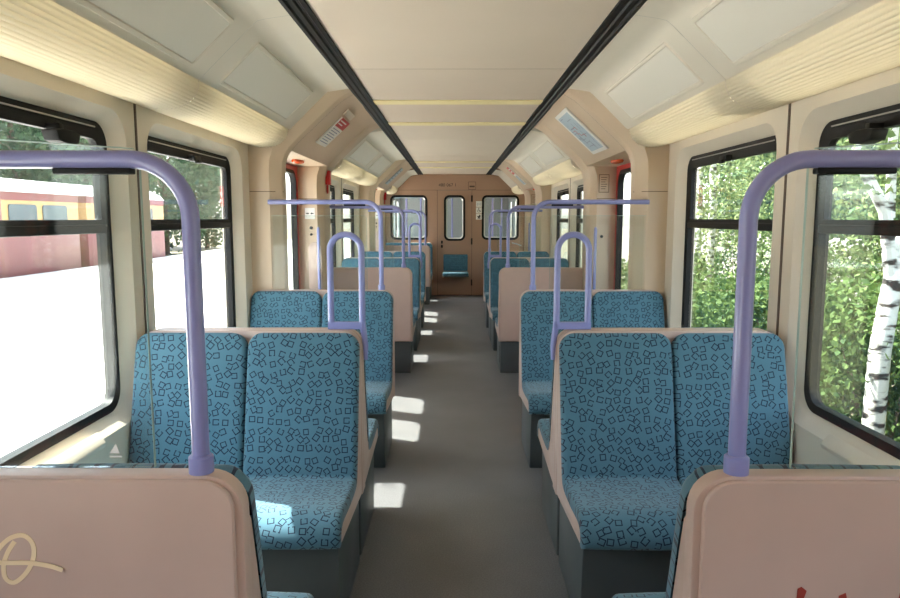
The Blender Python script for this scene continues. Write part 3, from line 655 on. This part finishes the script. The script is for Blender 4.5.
def pad(name, i0, i1, x0, x1, parent, uo):
    t, R, rc = 0.042, 0.018, 0.062
    w = (x1-x0)/2; cx = (x0+x1)/2
    ex = [0, 0, 0.003, 0.008, 0.014, 0.021, 0.05, 0.10, 0.16]; n_half = len(ex)
    drop = lambda e: R - math.sqrt(max(0, R*R - (R-e)**2)) if e < R else 0.0
    rows = list(range(i0, i1+1)); ss = []
    top = i0 == 0; front = i1 == 64
    if top:
        rows = [0, 0, 0, 0] + rows; ss = [0, 0, 0.003, 0.008]
    ss_list = []
    for r_i, i in enumerate(rows):
        if top and r_i < 4: ss_list.append(ss[r_i])
        else: ss_list.append(prof_[i][1])
    if top:   # keep strictly increasing after the extra rows
        keep = [r_i for r_i in range(len(rows)) if r_i < 4 or ss_list[r_i] > 0.009]; rows = [rows[r] for r in keep]; ss_list = [ss_list[r] for r in keep]
    if front:
        ss_list += [LEN-0.004, LEN, LEN]; rows += [64, 64, 64]
        order = sorted(range(len(rows)), key=lambda r: ss_list[r]); rows = [rows[r] for r in order]; ss_list = [ss_list[r] for r in order]
    verts = []; uvs = []; ncol = None; su = 0.0; last = None
    if i0: su = 0.73
    for r_i, s in enumerate(ss_list):
        f = s/LEN*64; i = min(63, int(f)); t_ = f-i
        p = prof_[i][0].lerp(prof_[i+1][0], t_); a = prof_[max(i-1, 0)][0]; c = prof_[min(i+2, 64)][0]; tg = (c-a).normalized(); n = Vector((-tg.y, tg.x, 0))
        if i < 45 and n.x < 0: n = -n
        if n.x < -0.2 or (n.y < 0 and n.x < 0.2): n = -n
        sp = p + n*(t + 0.004)
        if last is not None: su += (sp - last).length
        last = sp
        hw = w - (rc - math.sqrt(max(0, rc*rc - (rc-s)**2))) if s < rc else w
        cols = [-hw + e for e in ex] + [0.0] + [hw - e for e in reversed(ex)]
        skirt_row = (top and r_i == 0) or (front and r_i == len(ss_list)-1)
        for j, xx in enumerate(cols):
            e = hw - abs(xx); es = s if top else 9
            if front: es = min(es, LEN - s)
            skirt = j == 0 or j == len(cols)-1 or skirt_row
            off = 0.0 if skirt else t - max(drop(e), drop(es)) + 0.006*(1-(xx/w)**2)
            verts.append((cx + xx, p.x + n.x*off, p.y + n.y*off)); uvs.append((xx + uo, su))
        ncol = len(cols)
    faces = []
    for r in range(len(ss_list)-1):
        for j in range(ncol-1): faces.append((r*ncol+j, r*ncol+j+1, (r+1)*ncol+j+1, (r+1)*ncol+j))
    me = bpy.data.meshes.new(name); me.from_pydata(verts, [], faces)
    uvl = me.uv_layers.new(name='UVMap'); li = np.empty(len(me.loops), dtype=np.int32); me.loops.foreach_get('vertex_index', li)
    uvl.data.foreach_set('uv', np.array(uvs, dtype=np.float32)[li].ravel())
    return link(name, me, M['fabric'], parent, 60)

HW = 0.465
def make_seat():
    root = empty('double_seat')
    b = MB(); zb = 0.315
    back = rrect(0, (zb + 1.030)/2, 2*HW, 1.030 - zb, 0.070, rb=0.004)
    b.loft([Y(back, 0.004), Y(back, 0.046)], cap=True)
    sidep = [(0.006, zb+0.002), (0.006, 0.94), (0.05, 0.94)] + [(p.x - 0.001, p.y) for p, s in prof_ if p.y < 0.935][:-1:2] + [(0.595, 0.362)]
    b.prism(sidep, 'x', -HW + 0.003, HW - 0.003)
    b.build('seat_shell', M['shell'], root, bevel=0.004)
    fp = rrect(0, (zb + 1.030)/2, 2*HW - 0.030, 1.030 - zb - 0.012, 0.058, rb=0.004)
    fp2 = rrect(0, (zb + 1.030)/2, 2*HW - 0.036, 1.030 - zb - 0.018, 0.055, rb=0.004)
    MB().loft([Y(fp, 0.003), Y(fp, -0.004), Y(fp2, -0.007)], cap=True).build('back_panel', M['shell'], root, smooth=25)
    p = MB(); p.prism([(0.03, 0.0), (0.03, zb), (0.30, 0.335), (0.565, 0.358), (0.525, 0.0)], 'x', -HW + 0.02, HW - 0.02)
    ped = p.build('pedestal', M['ped'], root, bevel=0.006)
    for k, (x0, x1) in enumerate(((-HW + 0.001, -0.002), (0.002, HW - 0.001))):
        pad('backrest_cushion', 0, CREASE, x0, x1, root, k*0.7)
        pad('seat_cushion', CREASE, 64, x0, x1, root, k*0.7)
    return root
seat0 = make_seat(); used = False
XS = {-1: 0.889, 1: 0.872}
def place_seat(sx, y, facing, label):
    global used
    o = seat0 if not used else dup(seat0); used = True
    o.location = (sx*XS[sx], y, 0); o.rotation_euler = (0, 0, 0 if facing > 0 else PI)
    tag(o, label, 'seat', 'patterned blue double seats'); return o

def grab_handle(seat, sx, facing):
    # loop standing on the aisle corner of the backrest, long leg running down the side
    f = sx * facing
    xi = -f*(HW + 0.004); xo = -f*(HW - 0.128)        # aisle leg, inner leg (local)
    if facing < 0: pass
    zt = 1.365; r = abs(xi-xo)/2; xm = (xi+xo)/2; yy = -0.0 + 0.004
    d = 1 if xi > xo else -1
    xo_, path = xo, []
    path = [(xo, yy, 1.057), (xo, yy, 1.2), (xo, yy, zt)] + [(xm - d*r*math.cos(a), yy, zt + r*math.sin(a)) for a in [PI*i/14 for i in range(1, 14)]] + [(xi, yy, zt), (xi, yy, 1.2), (xi, yy, 1.04)]
    h = MB().tube(path, 0.0135, 14)
    h.tube([(xi, yy, 1.055), (xi + d*0.006, yy, 1.01), (xi + d*0.012, yy, 0.96), (xi + d*0.012, yy, 0.90)], [0.0135, 0.0135, 0.012, 0.009], 14)
    lo, hi = min(xo - d*0.013, xi + d*0.013), max(xo - d*0.013, xi + d*0.013)
    h.box(lo, hi, yy - 0.012, yy + 0.012, 1.032, 1.062)
    h.build('grab_handle', M['lav'], seat, bevel=0.0)

seat_rows = [(1.215, 1), (2.90, -1), (2.90, 1), (4.545, -1), (1.21 + P, 1), (2.90 + P, -1), (2.90 + P, 1), (4.545 + P, -1), (1.20 + 2*P, 1), (Y_END - 0.05, -1)]
seat_lab = {
 (-1, 0): 'double seat turned away at the lower left corner, cream graffiti on its beige back',
 (1, 0): 'double seat turned away at the lower right corner, rust marks on its beige back',
 (-1, 1): 'large double seat facing the camera on the left, sun patch on its aisle cushion',
 (1, 1): 'large double seat facing the camera on the right, before the shrub window',
 (-1, 2): 'double seat turned away, back to back behind the sun patched left seat',
 (1, 2): 'double seat turned away, back to back behind the large right seat',
 (-1, 3): 'double seat facing the camera on the left, just before the nearer vestibule',
 (1, 3): 'double seat facing the camera on the right, just before the nearer vestibule',
 (-1, 4): 'double seat with plain beige back toward the camera, just beyond the nearer left doors',
 (1, 4): 'double seat with plain beige back toward the camera, just beyond the nearer right doors',
 (-1, 5): 'double seat with a loop handle facing the camera, in the left rear bay',
 (1, 5): 'double seat with a loop handle facing the camera, in the right rear bay',
 (-1, 6): 'double seat turned away, back to back in the left rear bay',
 (1, 6): 'double seat turned away, back to back in the right rear bay',
 (-1, 7): 'double seat facing the camera on the left, just before the far vestibule',
 (1, 7): 'double seat facing the camera on the right, just before the far vestibule',
 (-1, 8): 'double seat turned away on the left, just beyond the far left doors',
 (-1, 9): 'double seat on the left with its back to the brown end wall'}
seats = {}
for i, (y, f) in enumerate(seat_rows):
    for sx, side in SIDES:
        if sx > 0 and i >= 8: continue          # the right side of the last bay has no double seats
        seats[(sx, i)] = place_seat(sx, y, f, seat_lab[(sx, i)])
        if i in (4, 8):                         # louvred grille in the aisle side of the pedestal
            ped = [c for c in seats[(sx, i)].children if c.name.startswith('pedestal')][0]; g_ = MB()
            for k in range(6): g_.box(min(-sx*(HW-0.021), -sx*(HW-0.0185)), max(-sx*(HW-0.021), -sx*(HW-0.0185)), 0.10, 0.22, 0.09 + k*0.028, 0.10 + k*0.028)
            g_.build('vent_grille', M['slot'], ped, smooth=0)
for sx, side in SIDES:
    for i in (1, 5): grab_handle(seats[(sx, i)], sx, -1)
# marker scrawl on the left near panel, rust flecks on the right one
L0 = seats[(-1, 0)]
def to_local(o, x, z): return (x - o.location.x, -0.0095, z)
def scrawl(pts, w, lift=0.0):
    b = MB(); V = [Vector((x, 0, z)) for x, z in pts]; A = []; B_ = []
    for i in range(len(V)):
        t = (V[min(i+1, len(V)-1)] - V[max(i-1, 0)]).normalized(); n = Vector((-t.z, 0, t.x)); A.append(V[i] + n*w/2); B_.append(V[i] - n*w/2)
    k_ = 0.0012/len(V); f = lambda L_, y: [(p.x - L0.location.x, y - k_*i, p.z) for i, p in enumerate(L_)]
    b.loft([f(A, -0.0065-lift), f(A, -0.0078-lift), f(B_, -0.0078-lift), f(B_, -0.0065-lift), f(A, -0.0065-lift)], closed=False); return b
def px(x, y, d=1.208):      # picture measurement -> position on the near panel's upright plane
    al = math.atan((y-299)/690) + math.radians(6.7); dz = -d*math.tan(al); c = d*math.cos(math.radians(6.7)) - dz*math.sin(math.radians(6.7))
    return ((x-452.7)/690*c - 0.037, 1.5 + dz)
g1 = [px(*p) for p in ((14, 542), (7, 553), (3, 566), (5, 579), (14, 583), (26, 573), (33, 558), (32, 544), (23, 536), (11, 538), (1, 546), (-8, 558))]
g2 = [px(*p) for p in ((-8, 563), (10, 563), (30, 563), (50, 566), (63, 570))]
def smooth_path(pts):
    r, _ = resample(pts, 60); return [(p.x, p.y) for p, s in r]
o = scrawl(smooth_path(g1), 0.0085).build('graffiti', M['graf'], L0, smooth=0); o['label'] = 'cream marker graffiti loop'
o = scrawl(smooth_path(g2), 0.0085, 0.002).build('graffiti', M['graf'], L0, smooth=0); o['label'] = 'cream marker graffiti stroke'
R0 = seats[(1, 0)]; L0 = R0
for pl_ in (((796, 598), (797, 588), (801, 586), (806, 590), (803, 598)), ((838, 600), (838, 595), (845, 592), (846, 597), (842, 600)), ((897, 600), (899, 592), (905, 590), (905, 600))):
    q_ = [px(*p) for p in pl_]
    o = MB().prism([(x - R0.location.x, z) for x, z in q_], 'y', -0.0078, -0.0066).build('paint_fleck', M['rust'], R0, smooth=0); o['label'] = 'rust red paint fleck'

# folding seat under the end door window
fs = empty('folding_seat', (0.02, Y_END, 0)); tag(fs, 'small blue folding seat on the brown end door', 'folding seat')
def soft_box(name, x0, x1, y0, y1, z0, z1, m, parent, bev):
    return MB().box(x0, x1, y0, y1, z0, z1).build(name, m, parent, bevel=bev, seg=3)
def uv_xz(o, vert=True):
    me = o.data; uv = me.uv_layers.new(name='UVMap')
    for l in me.loops:
        c = me.vertices[l.vertex_index].co; uv.data[l.index].uv = (c.x, c.z + c.y)
uv_xz(soft_box('backrest', -0.235, 0.235, -0.055, -0.012, 0.48, 0.80, M['fabric'], fs, 0.015))
soft_box('back_plate', -0.225, 0.225, -0.014, -0.001, 0.36, 0.78, M['steel'], fs, 0.004)
uv_xz(soft_box('seat', -0.245, 0.245, -0.36, -0.02, 0.405, 0.468, M['fabric'], fs, 0.018))
soft_box('seat_rim', -0.25, 0.25, -0.365, -0.014, 0.385, 0.410, M['ped'], fs, 0.006)
f2 = dup(fs); f2.location.x = 0.80; tag(f2, 'small blue folding seat on the end wall, right of the end door', 'folding seat')

# ------------------------------------------------------------------ glass partitions with lavender poles
def partition(sx, y, gy, ztop_in, ztop_out, x_out, label, sticker=False):
    PX = 0.505 if sx < 0 else 0.490
    root = empty('glass_partition', (sx*PX, y, 1.030)); tag(root, label, 'partition', 'glass partitions with lavender rails'); o = root.location
    x = lambda v: sx*v - o.x
    r = 0.105; zb = 1.603 - o.z
    path = [(x(PX), 0, 0), (x(PX), 0, 0.25), (x(PX), 0, zb - r)] + [(x(PX + r - r*math.cos(a)), 0, zb - r + r*math.sin(a)) for a in [PI/2*i/12 for i in range(1, 13)]] + [(x(0.9), 0, zb), (x(x_out), 0, zb)]
    MB().tube(path, 0.0158, 20).build('rail', M['lav'], root, smooth=50)
    MB().tube([(x(PX), 0, 0.0), (x(PX), 0, 0.030), (x(PX), 0, 0.034)], [0.0225, 0.0225, 0.018], 20).build('collar', M['lav'], root)
    g = gy - o.y; xi = 0.600
    poly = [(x(xi), 0.002), (x(x_out), 0.002), (x(x_out), ztop_out - o.z), (x(xi + 0.01), ztop_in - o.z), (x(xi), ztop_in - 0.01 - o.z)]
    gl = MB().prism(poly, 'y', g, g + 0.007).build('glass_pane', M['screen'], root, smooth=0)
    MB().box(min(x(xi-0.0008), x(xi)), max(x(xi-0.0008), x(xi)), g, g + 0.007, 0.002, ztop_in - 0.012 - o.z).build('polished_edge', M['edge'], gl, smooth=0)
    MB().loft([[(x(u), g + yy_, w - o.z + dz) for yy_, dz in ((-0.0002, -0.0015), (-0.0002, 0.0006), (0.0072, 0.0006), (0.0072, -0.0015))] for u, w in ((xi + 0.011, ztop_in), (x_out - 0.002, ztop_out))], cap=True).build('polished_edge', M['edge'], gl, smooth=0)
    MB().box(min(x(0.605), x(0.745)), max(x(0.605), x(0.745)), -0.006, max(g - 0.0005, 0.006), zb - 0.026, zb - 0.0145).build('clamp_strip', M['black'], root, bevel=0.003)
    if sticker:
        b = MB(); b.prism([(x(0.683), 0.030), (x(0.664), 0.030), (x(0.670), 0.048)], 'y', g - 0.0008, g - 0.0002); b.box(min(x(0.683), x(0.660)), max(x(0.683), x(0.660)), g - 0.0008, g - 0.0002, 0.022, 0.025)
        b.build('etched_mark', M['white'], gl, smooth=0)
    return root
part_lab = {0: 'nearest glass partition on the %s, on top of the seat turned away', 3: 'glass partition on the %s, before the nearer vestibule doors', 4: 'glass partition on the %s, beyond the nearer vestibule doors', 7: 'glass partition on the %s, before the far vestibule doors', 8: 'glass partition on the %s, closest to the brown end wall'}
for i in (0, 3, 4, 7, 8):
    y, f = seat_rows[i]
    for sx, side in SIDES:
        if sx > 0 and i == 8: continue
        if f > 0: partition(sx, y + 0.024, y + 0.0395, 1.624, 1.672, WALL - 0.003, part_lab[i] % side, i == 0 and sx < 0)
        else: partition(sx, y - 0.024, y - 0.015, 1.515, 1.515, 1.236, part_lab[i] % side)

# small red notices stuck on the second windows
for sx, side in SIDES:
    yy = 4.20 if sx < 0 else 4.13
    r_ = empty('window_sticker', (sx*1.4285, yy, 1.63)); tag(r_, 'small red and white sticker on the second %s window' % side, 'sticker', 'stickers on the second windows')
    xx = (0.0, -sx*0.001)
    lo, hi = min(xx), max(xx)
    oo, ii = rrect(0, 0, 0.055, 0.12, 0.010), rrect(0, 0, 0.047, 0.112, 0.008)
    MB().loft([X(oo, 0), X(oo, -sx*0.001), X(ii, -sx*0.001), X(ii, 0), X(oo, 0)]).build('outline', M['pink'], r_, smooth=0)
    for z in (-0.028, 0.028):
        b = MB(); a_ = [(0.019*math.cos(t), z + 0.019*math.sin(t)) for t in [2*PI*j/20 for j in range(20)]]; c_ = [(0.0145*math.cos(t), z + 0.0145*math.sin(t)) for t in [2*PI*j/20 for j in range(20)]]
        b.loft([X(a_, -sx*0.0012), X(a_, -sx*0.002), X(c_, -sx*0.002), X(c_, -sx*0.0012), X(a_, -sx*0.0012)]); b.build('red_ring', M['pink'], r_, smooth=0)

# ------------------------------------------------------------------ neighbouring coach seen through the end windows
nb = MB(); y0 = 14.0; y1 = 18.0
nb.box(-1.4, 1.4, y0, y1, -0.06, 0); nb.box(-1.4, 1.4, y0, y1, 2.3, 2.35); nb.box(-1.4, 1.4, y1, y1 + 0.05, 0, 2.3)
for sx in (-1, 1):
    nb.box(min(sx*1.4, sx*1.45), max(sx*1.4, sx*1.45), y0, y1, 0, 0.8); nb.box(min(sx*1.4, sx*1.45), max(sx*1.4, sx*1.45), y0, y1, 1.9, 2.3)
    for k in range(4): nb.box(min(sx*1.4, sx*1.45), max(sx*1.4, sx*1.45), y0 + k*1.25, y0 + k*1.25 + 0.5, 0.8, 1.9)
struct(nb.build('wall_beyond', M['nextcoach'], smooth=0), 'cream interior of the next coach behind the end windows', 'wall')
for k, (x, y) in enumerate(((-1.0, 14.5), (-0.75, 15.6), (0.8, 14.6), (1.05, 15.4), (-0.05, 16.5))):
    tag(MB().cyl((x, y, 0), (x, y, 2.3), 0.02).build('grab_pole', M['lav']), 'lavender pole in the next coach behind the end windows', 'grab pole', 'poles in the next coach')

# ------------------------------------------------------------------ outside, platform side
struct(MB().box(-11.75, -1.62, -30, 90, -1.0, -0.06).build('ground', M['platform'], smooth=0), 'sunlit pale station platform on the left', 'platform')
struct(MB().box(-60, 60, -60, 160, -1.25, -1.0).build('ground', M['earth'], smooth=0), 'bare earth around the tracks', 'ground')
def coach(y0, y1, label):
    root = empty('commuter_train', (-13.2, (y0+y1)/2, -0.9)); tag(root, label, 'train', 'red and ochre coaches across the platform'); o = root.location
    f = lambda z: z - o.z
    def slab(x0, x1, z0, z1): return MB().box(x0 - o.x, x1 - o.x, y0 - o.y, y1 - o.y, f(z0), f(z1))
    slab(-14.6, -11.9, -0.75, 1.10).build('lower_body', M['maroon'], root, bevel=0.03)
    slab(-14.58, -11.91, 1.10, 1.98).build('window_band', M['ochre'], root, smooth=0)
    slab(-14.6, -11.89, 1.98, 2.20).build('upper_band', M['maroon'], root, smooth=0)
    pr = [(-14.6, 2.20), (-14.5, 2.38), (-14.0, 2.58), (-13.2, 2.66), (-12.4, 2.58), (-12.0, 2.38), (-11.85, 2.20)]
    MB().prism([(u - o.x, f(w)) for u, w in pr], 'y', y0 - o.y, y1 - o.y).build('roof', M['roof'], root, smooth=0)
    y = y0 + 0.6; k = 0
    while y + 1.3 < y1:
        if k % 5 == 3:
            d = MB().box(-11.9 - o.x, -11.87 - o.x, y - o.y, y + 1.2 - o.y, f(0.0), f(1.97)).build('coach_door', M['maroon'], root, bevel=0.01)
            for s_ in (0.12, 0.66): MB().prism(rrect(y + s_ + 0.21 - o.y, f(1.50), 0.42, 0.70, 0.08), 'x', -11.87 - o.x, -11.862 - o.x).build('door_window', M['coachglass'], d, smooth=0)
        else: MB().prism(rrect(y + 0.6 - o.y, f(1.52), 1.25, 0.70, 0.10), 'x', -11.91 - o.x, -11.88 - o.x).build('coach_window', M['coachglass'], root, smooth=0)
        y += 1.55; k += 1
coach(4.0, 22.0, 'red and ochre commuter coach across the platform, nearer one with pale roof')
coach(22.5, 28.5, 'red and ochre commuter coach across the platform, shorter one farther along')

# ------------------------------------------------------------------ plants
def leaf_mesh(centres, size, aspect=0.62, droop=0.3):
    n = len(centres); d = rng.normal(size=(n, 3)); d[:, 2] -= droop; d /= np.linalg.norm(d, axis=1)[:, None]
    r = rng.normal(size=(n, 3)); s = np.cross(d, r); s /= np.linalg.norm(s, axis=1)[:, None]; nn = np.cross(s, d)
    L = (size * (0.6 + 0.8*rng.random(n)))[:, None]; W = L*aspect/2
    a = centres; c = centres + d*L; m = centres + d*L*0.45 - nn*L*0.06
    v = np.stack([a, m + s*W + nn*L*0.10, c, m - s*W + nn*L*0.10], axis=1).reshape(-1, 3)
    f = np.arange(4*n).reshape(n, 4)
    me = bpy.data.meshes.new('leaves'); me.vertices.add(4*n); me.vertices.foreach_set('co', v.ravel().astype(np.float32))
    me.loops.add(4*n); me.loops.foreach_set('vertex_index', f.ravel().astype(np.int32)); me.polygons.add(n)
    me.polygons.foreach_set('loop_start', (np.arange(n)*4).astype(np.int32)); me.polygons.foreach_set('loop_total', np.full(n, 4, dtype=np.int32))
    me.update(calc_edges=True); me.validate(); return me
def cloud(n, rx, ry, rz, zc, clumps, spread):
    c = rng.normal(size=(clumps, 3)); c /= np.linalg.norm(c, axis=1)[:, None]; c *= (0.45 + 0.55*rng.random(clumps)**0.5)[:, None]
    k = rng.integers(0, clumps, n); p = c[k] + rng.normal(size=(n, 3))*spread; q = np.linalg.norm(p, axis=1)[:, None]; p = p*np.minimum(1, 1.02/q)
    return p * np.array([rx, ry, rz]) + np.array([0, 0, zc])
def shrub(x, y, rx, ry, h, n, size, label, m='leaf', group='shrubs beside the right windows'):
    root = empty('shrub', (x, y, -1.0)); tag(root, label, 'shrub', group)
    link('foliage', leaf_mesh(np.maximum(cloud(n, rx, ry, h*0.52, h*0.52, 60, 0.16), [-99, -99, 0.02]), size), M[m], root, 0)
    b = MB()
    for k in range(7):
        a = 2*PI*k/7 + 0.3; b.tube([(0.04*math.cos(a), 0.04*math.sin(a), 0), (0.25*rx*math.cos(a), 0.25*ry*math.sin(a), h*0.4), (0.5*rx*math.cos(a), 0.5*ry*math.sin(a), h*0.8)], [0.018, 0.012, 0.004], 6)
    b.build('stems', M['wood'], root)
def tree(name, x, y, h, r, n, size, label, m, group, trunk=0.12, barkm='wood', zc=0.62, rz=0.40, cat='tree'):
    root = empty(name, (x, y, -1.0)); tag(root, label, cat, group)
    link('crown', leaf_mesh(cloud(n, r, r, h*rz, h*zc, 90, 0.13), size), M[m], root, 0)
    b = MB(); b.tube([(0, 0, 0), (0.05, 0.02, h*0.3), (-0.04, 0.03, h*0.6), (0.02, 0, h*0.92)], [trunk, trunk*0.8, trunk*0.5, trunk*0.15], 10)
    rs = random.Random(int(x*100 + y))
    for k in range(9):
        a = rs.random()*2*PI; z = h*(0.35 + 0.5*rs.random()); l = r*(0.5 + 0.4*rs.random())
        b.tube([(0, 0, z), (l*0.5*math.cos(a), l*0.5*math.sin(a), z + 0.08*h), (l*math.cos(a), l*math.sin(a), z + 0.14*h)], [trunk*0.35, trunk*0.22, trunk*0.08], 7)
    b.build('trunk', M[barkm], root)
# right of the train
shr = [(3.3, 2.1), (3.75, 3.5), (4.0, 6.35), (3.7, 7.3), (3.4, 8.2), (3.7, 9.8), (3.5, 11.6), (4.6, 3.2), (4.9, 5.0), (5.2, 7.0), (5.4, 9.2), (5.6, 11.5), (6.4, 5.6), (6.9, 8.4), (7.2, 11.8), (4.2, 14.0), (6.2, 15.0)]
for i, (x, y) in enumerate(shr):
    h = 1.75 + 0.35*random.random() + (0.25 if x > 4.4 else 0)
    shrub(x, y, 0.85 + 0.15*random.random(), 0.95, h, 6500 if x < 4.4 else 4500, 0.07, 'bright green leafy shrub in the row outside the right windows')
bt = empty('birch_tree', (3.52, 5.70, -1.0)); tag(bt, 'white forked birch trunk close outside the first right window', 'tree', 'birches outside the right windows')
b = MB()
b.tube([(0, 0, 0), (0.02, 0, 1.4), (0.10, 0.02, 2.0), (0.24, 0.03, 2.6), (0.36, 0.05, 3.4), (0.42, 0.1, 5.2), (0.5, 0.1, 7.5)], [0.092, 0.084, 0.074, 0.062, 0.052, 0.04, 0.012], 12)
b.tube([(0.10, 0.02, 1.95), (-0.02, 0, 2.55), (-0.25, 0.0, 2.95), (-0.42, 0.05, 3.6), (-0.55, 0.1, 5.0)], [0.062, 0.050, 0.042, 0.034, 0.016], 10)
b.tube([(0.02, 0, 2.5), (0.0, 0.0, 3.1), (0.05, 0.0, 4.2)], [0.04, 0.035, 0.02], 8)
b.build('trunk', M['bark'], bt)
link('crown', leaf_mesh(cloud(5200, 1.3, 1.3, 2.2, 4.9, 80, 0.14), 0.085), M['leaf2'], bt, 0)
birch_lab = ['slim white birch standing among the shrubs outside the right windows']
for (x, y, h) in ((5.1, 7.3, 8), (4.7, 9.9, 8), (6.3, 4.6, 9), (4.7, 12.8, 9), (7.5, 7.6, 9), (7.3, 11.2, 9), (5.6, 16.0, 9)):
    tree('birch_tree', x, y, h, 1.35, 6500, 0.07, birch_lab[0], 'leaf2', 'birches outside the right windows', 0.085, 'bark', 0.56, 0.42)
for i, (x, y) in enumerate(((12.2, 1.0), (12.2, 6.4), (12.2, 11.8), (12.2, 17.2), (12.2, 23), (13, 29), (17.5, 9), (17.5, 15), (17.5, 21.5))):
    tree('tree', x, y, 9.5, 2.9, 11000, 0.24, 'dense green tree far behind the birches on the right', 'leaf3', 'far trees on the right', 0.18, zc=0.52, rz=0.50)
tag(MB().box(9.4, 9.6, -4, 40, -1.0, 1.0).build('concrete_wall', M['concrete'], smooth=0), 'low grey concrete wall behind the shrubs on the right', 'wall')
# beyond the other train
for i, y in enumerate((3, 10, 17, 24, 31, 38.5, 47, 57)):
    tree('tree', -19.5 - (i % 2)*0.8, y, 11 + (i % 2)*1.2, 3.5, 12500, 0.30, 'tall bluish green tree behind the red train on the left', 'leaf3', 'trees behind the red train', 0.2, zc=0.52, rz=0.50)
for i, y in enumerate((6.5, 15.5, 25, 35, 46, 58)):
    tree('tree', -28.5, y, 13, 4.4, 9000, 0.42, 'tall bluish green tree behind the red train on the left', 'leaf3', 'trees behind the red train', 0.2, zc=0.52, rz=0.50)
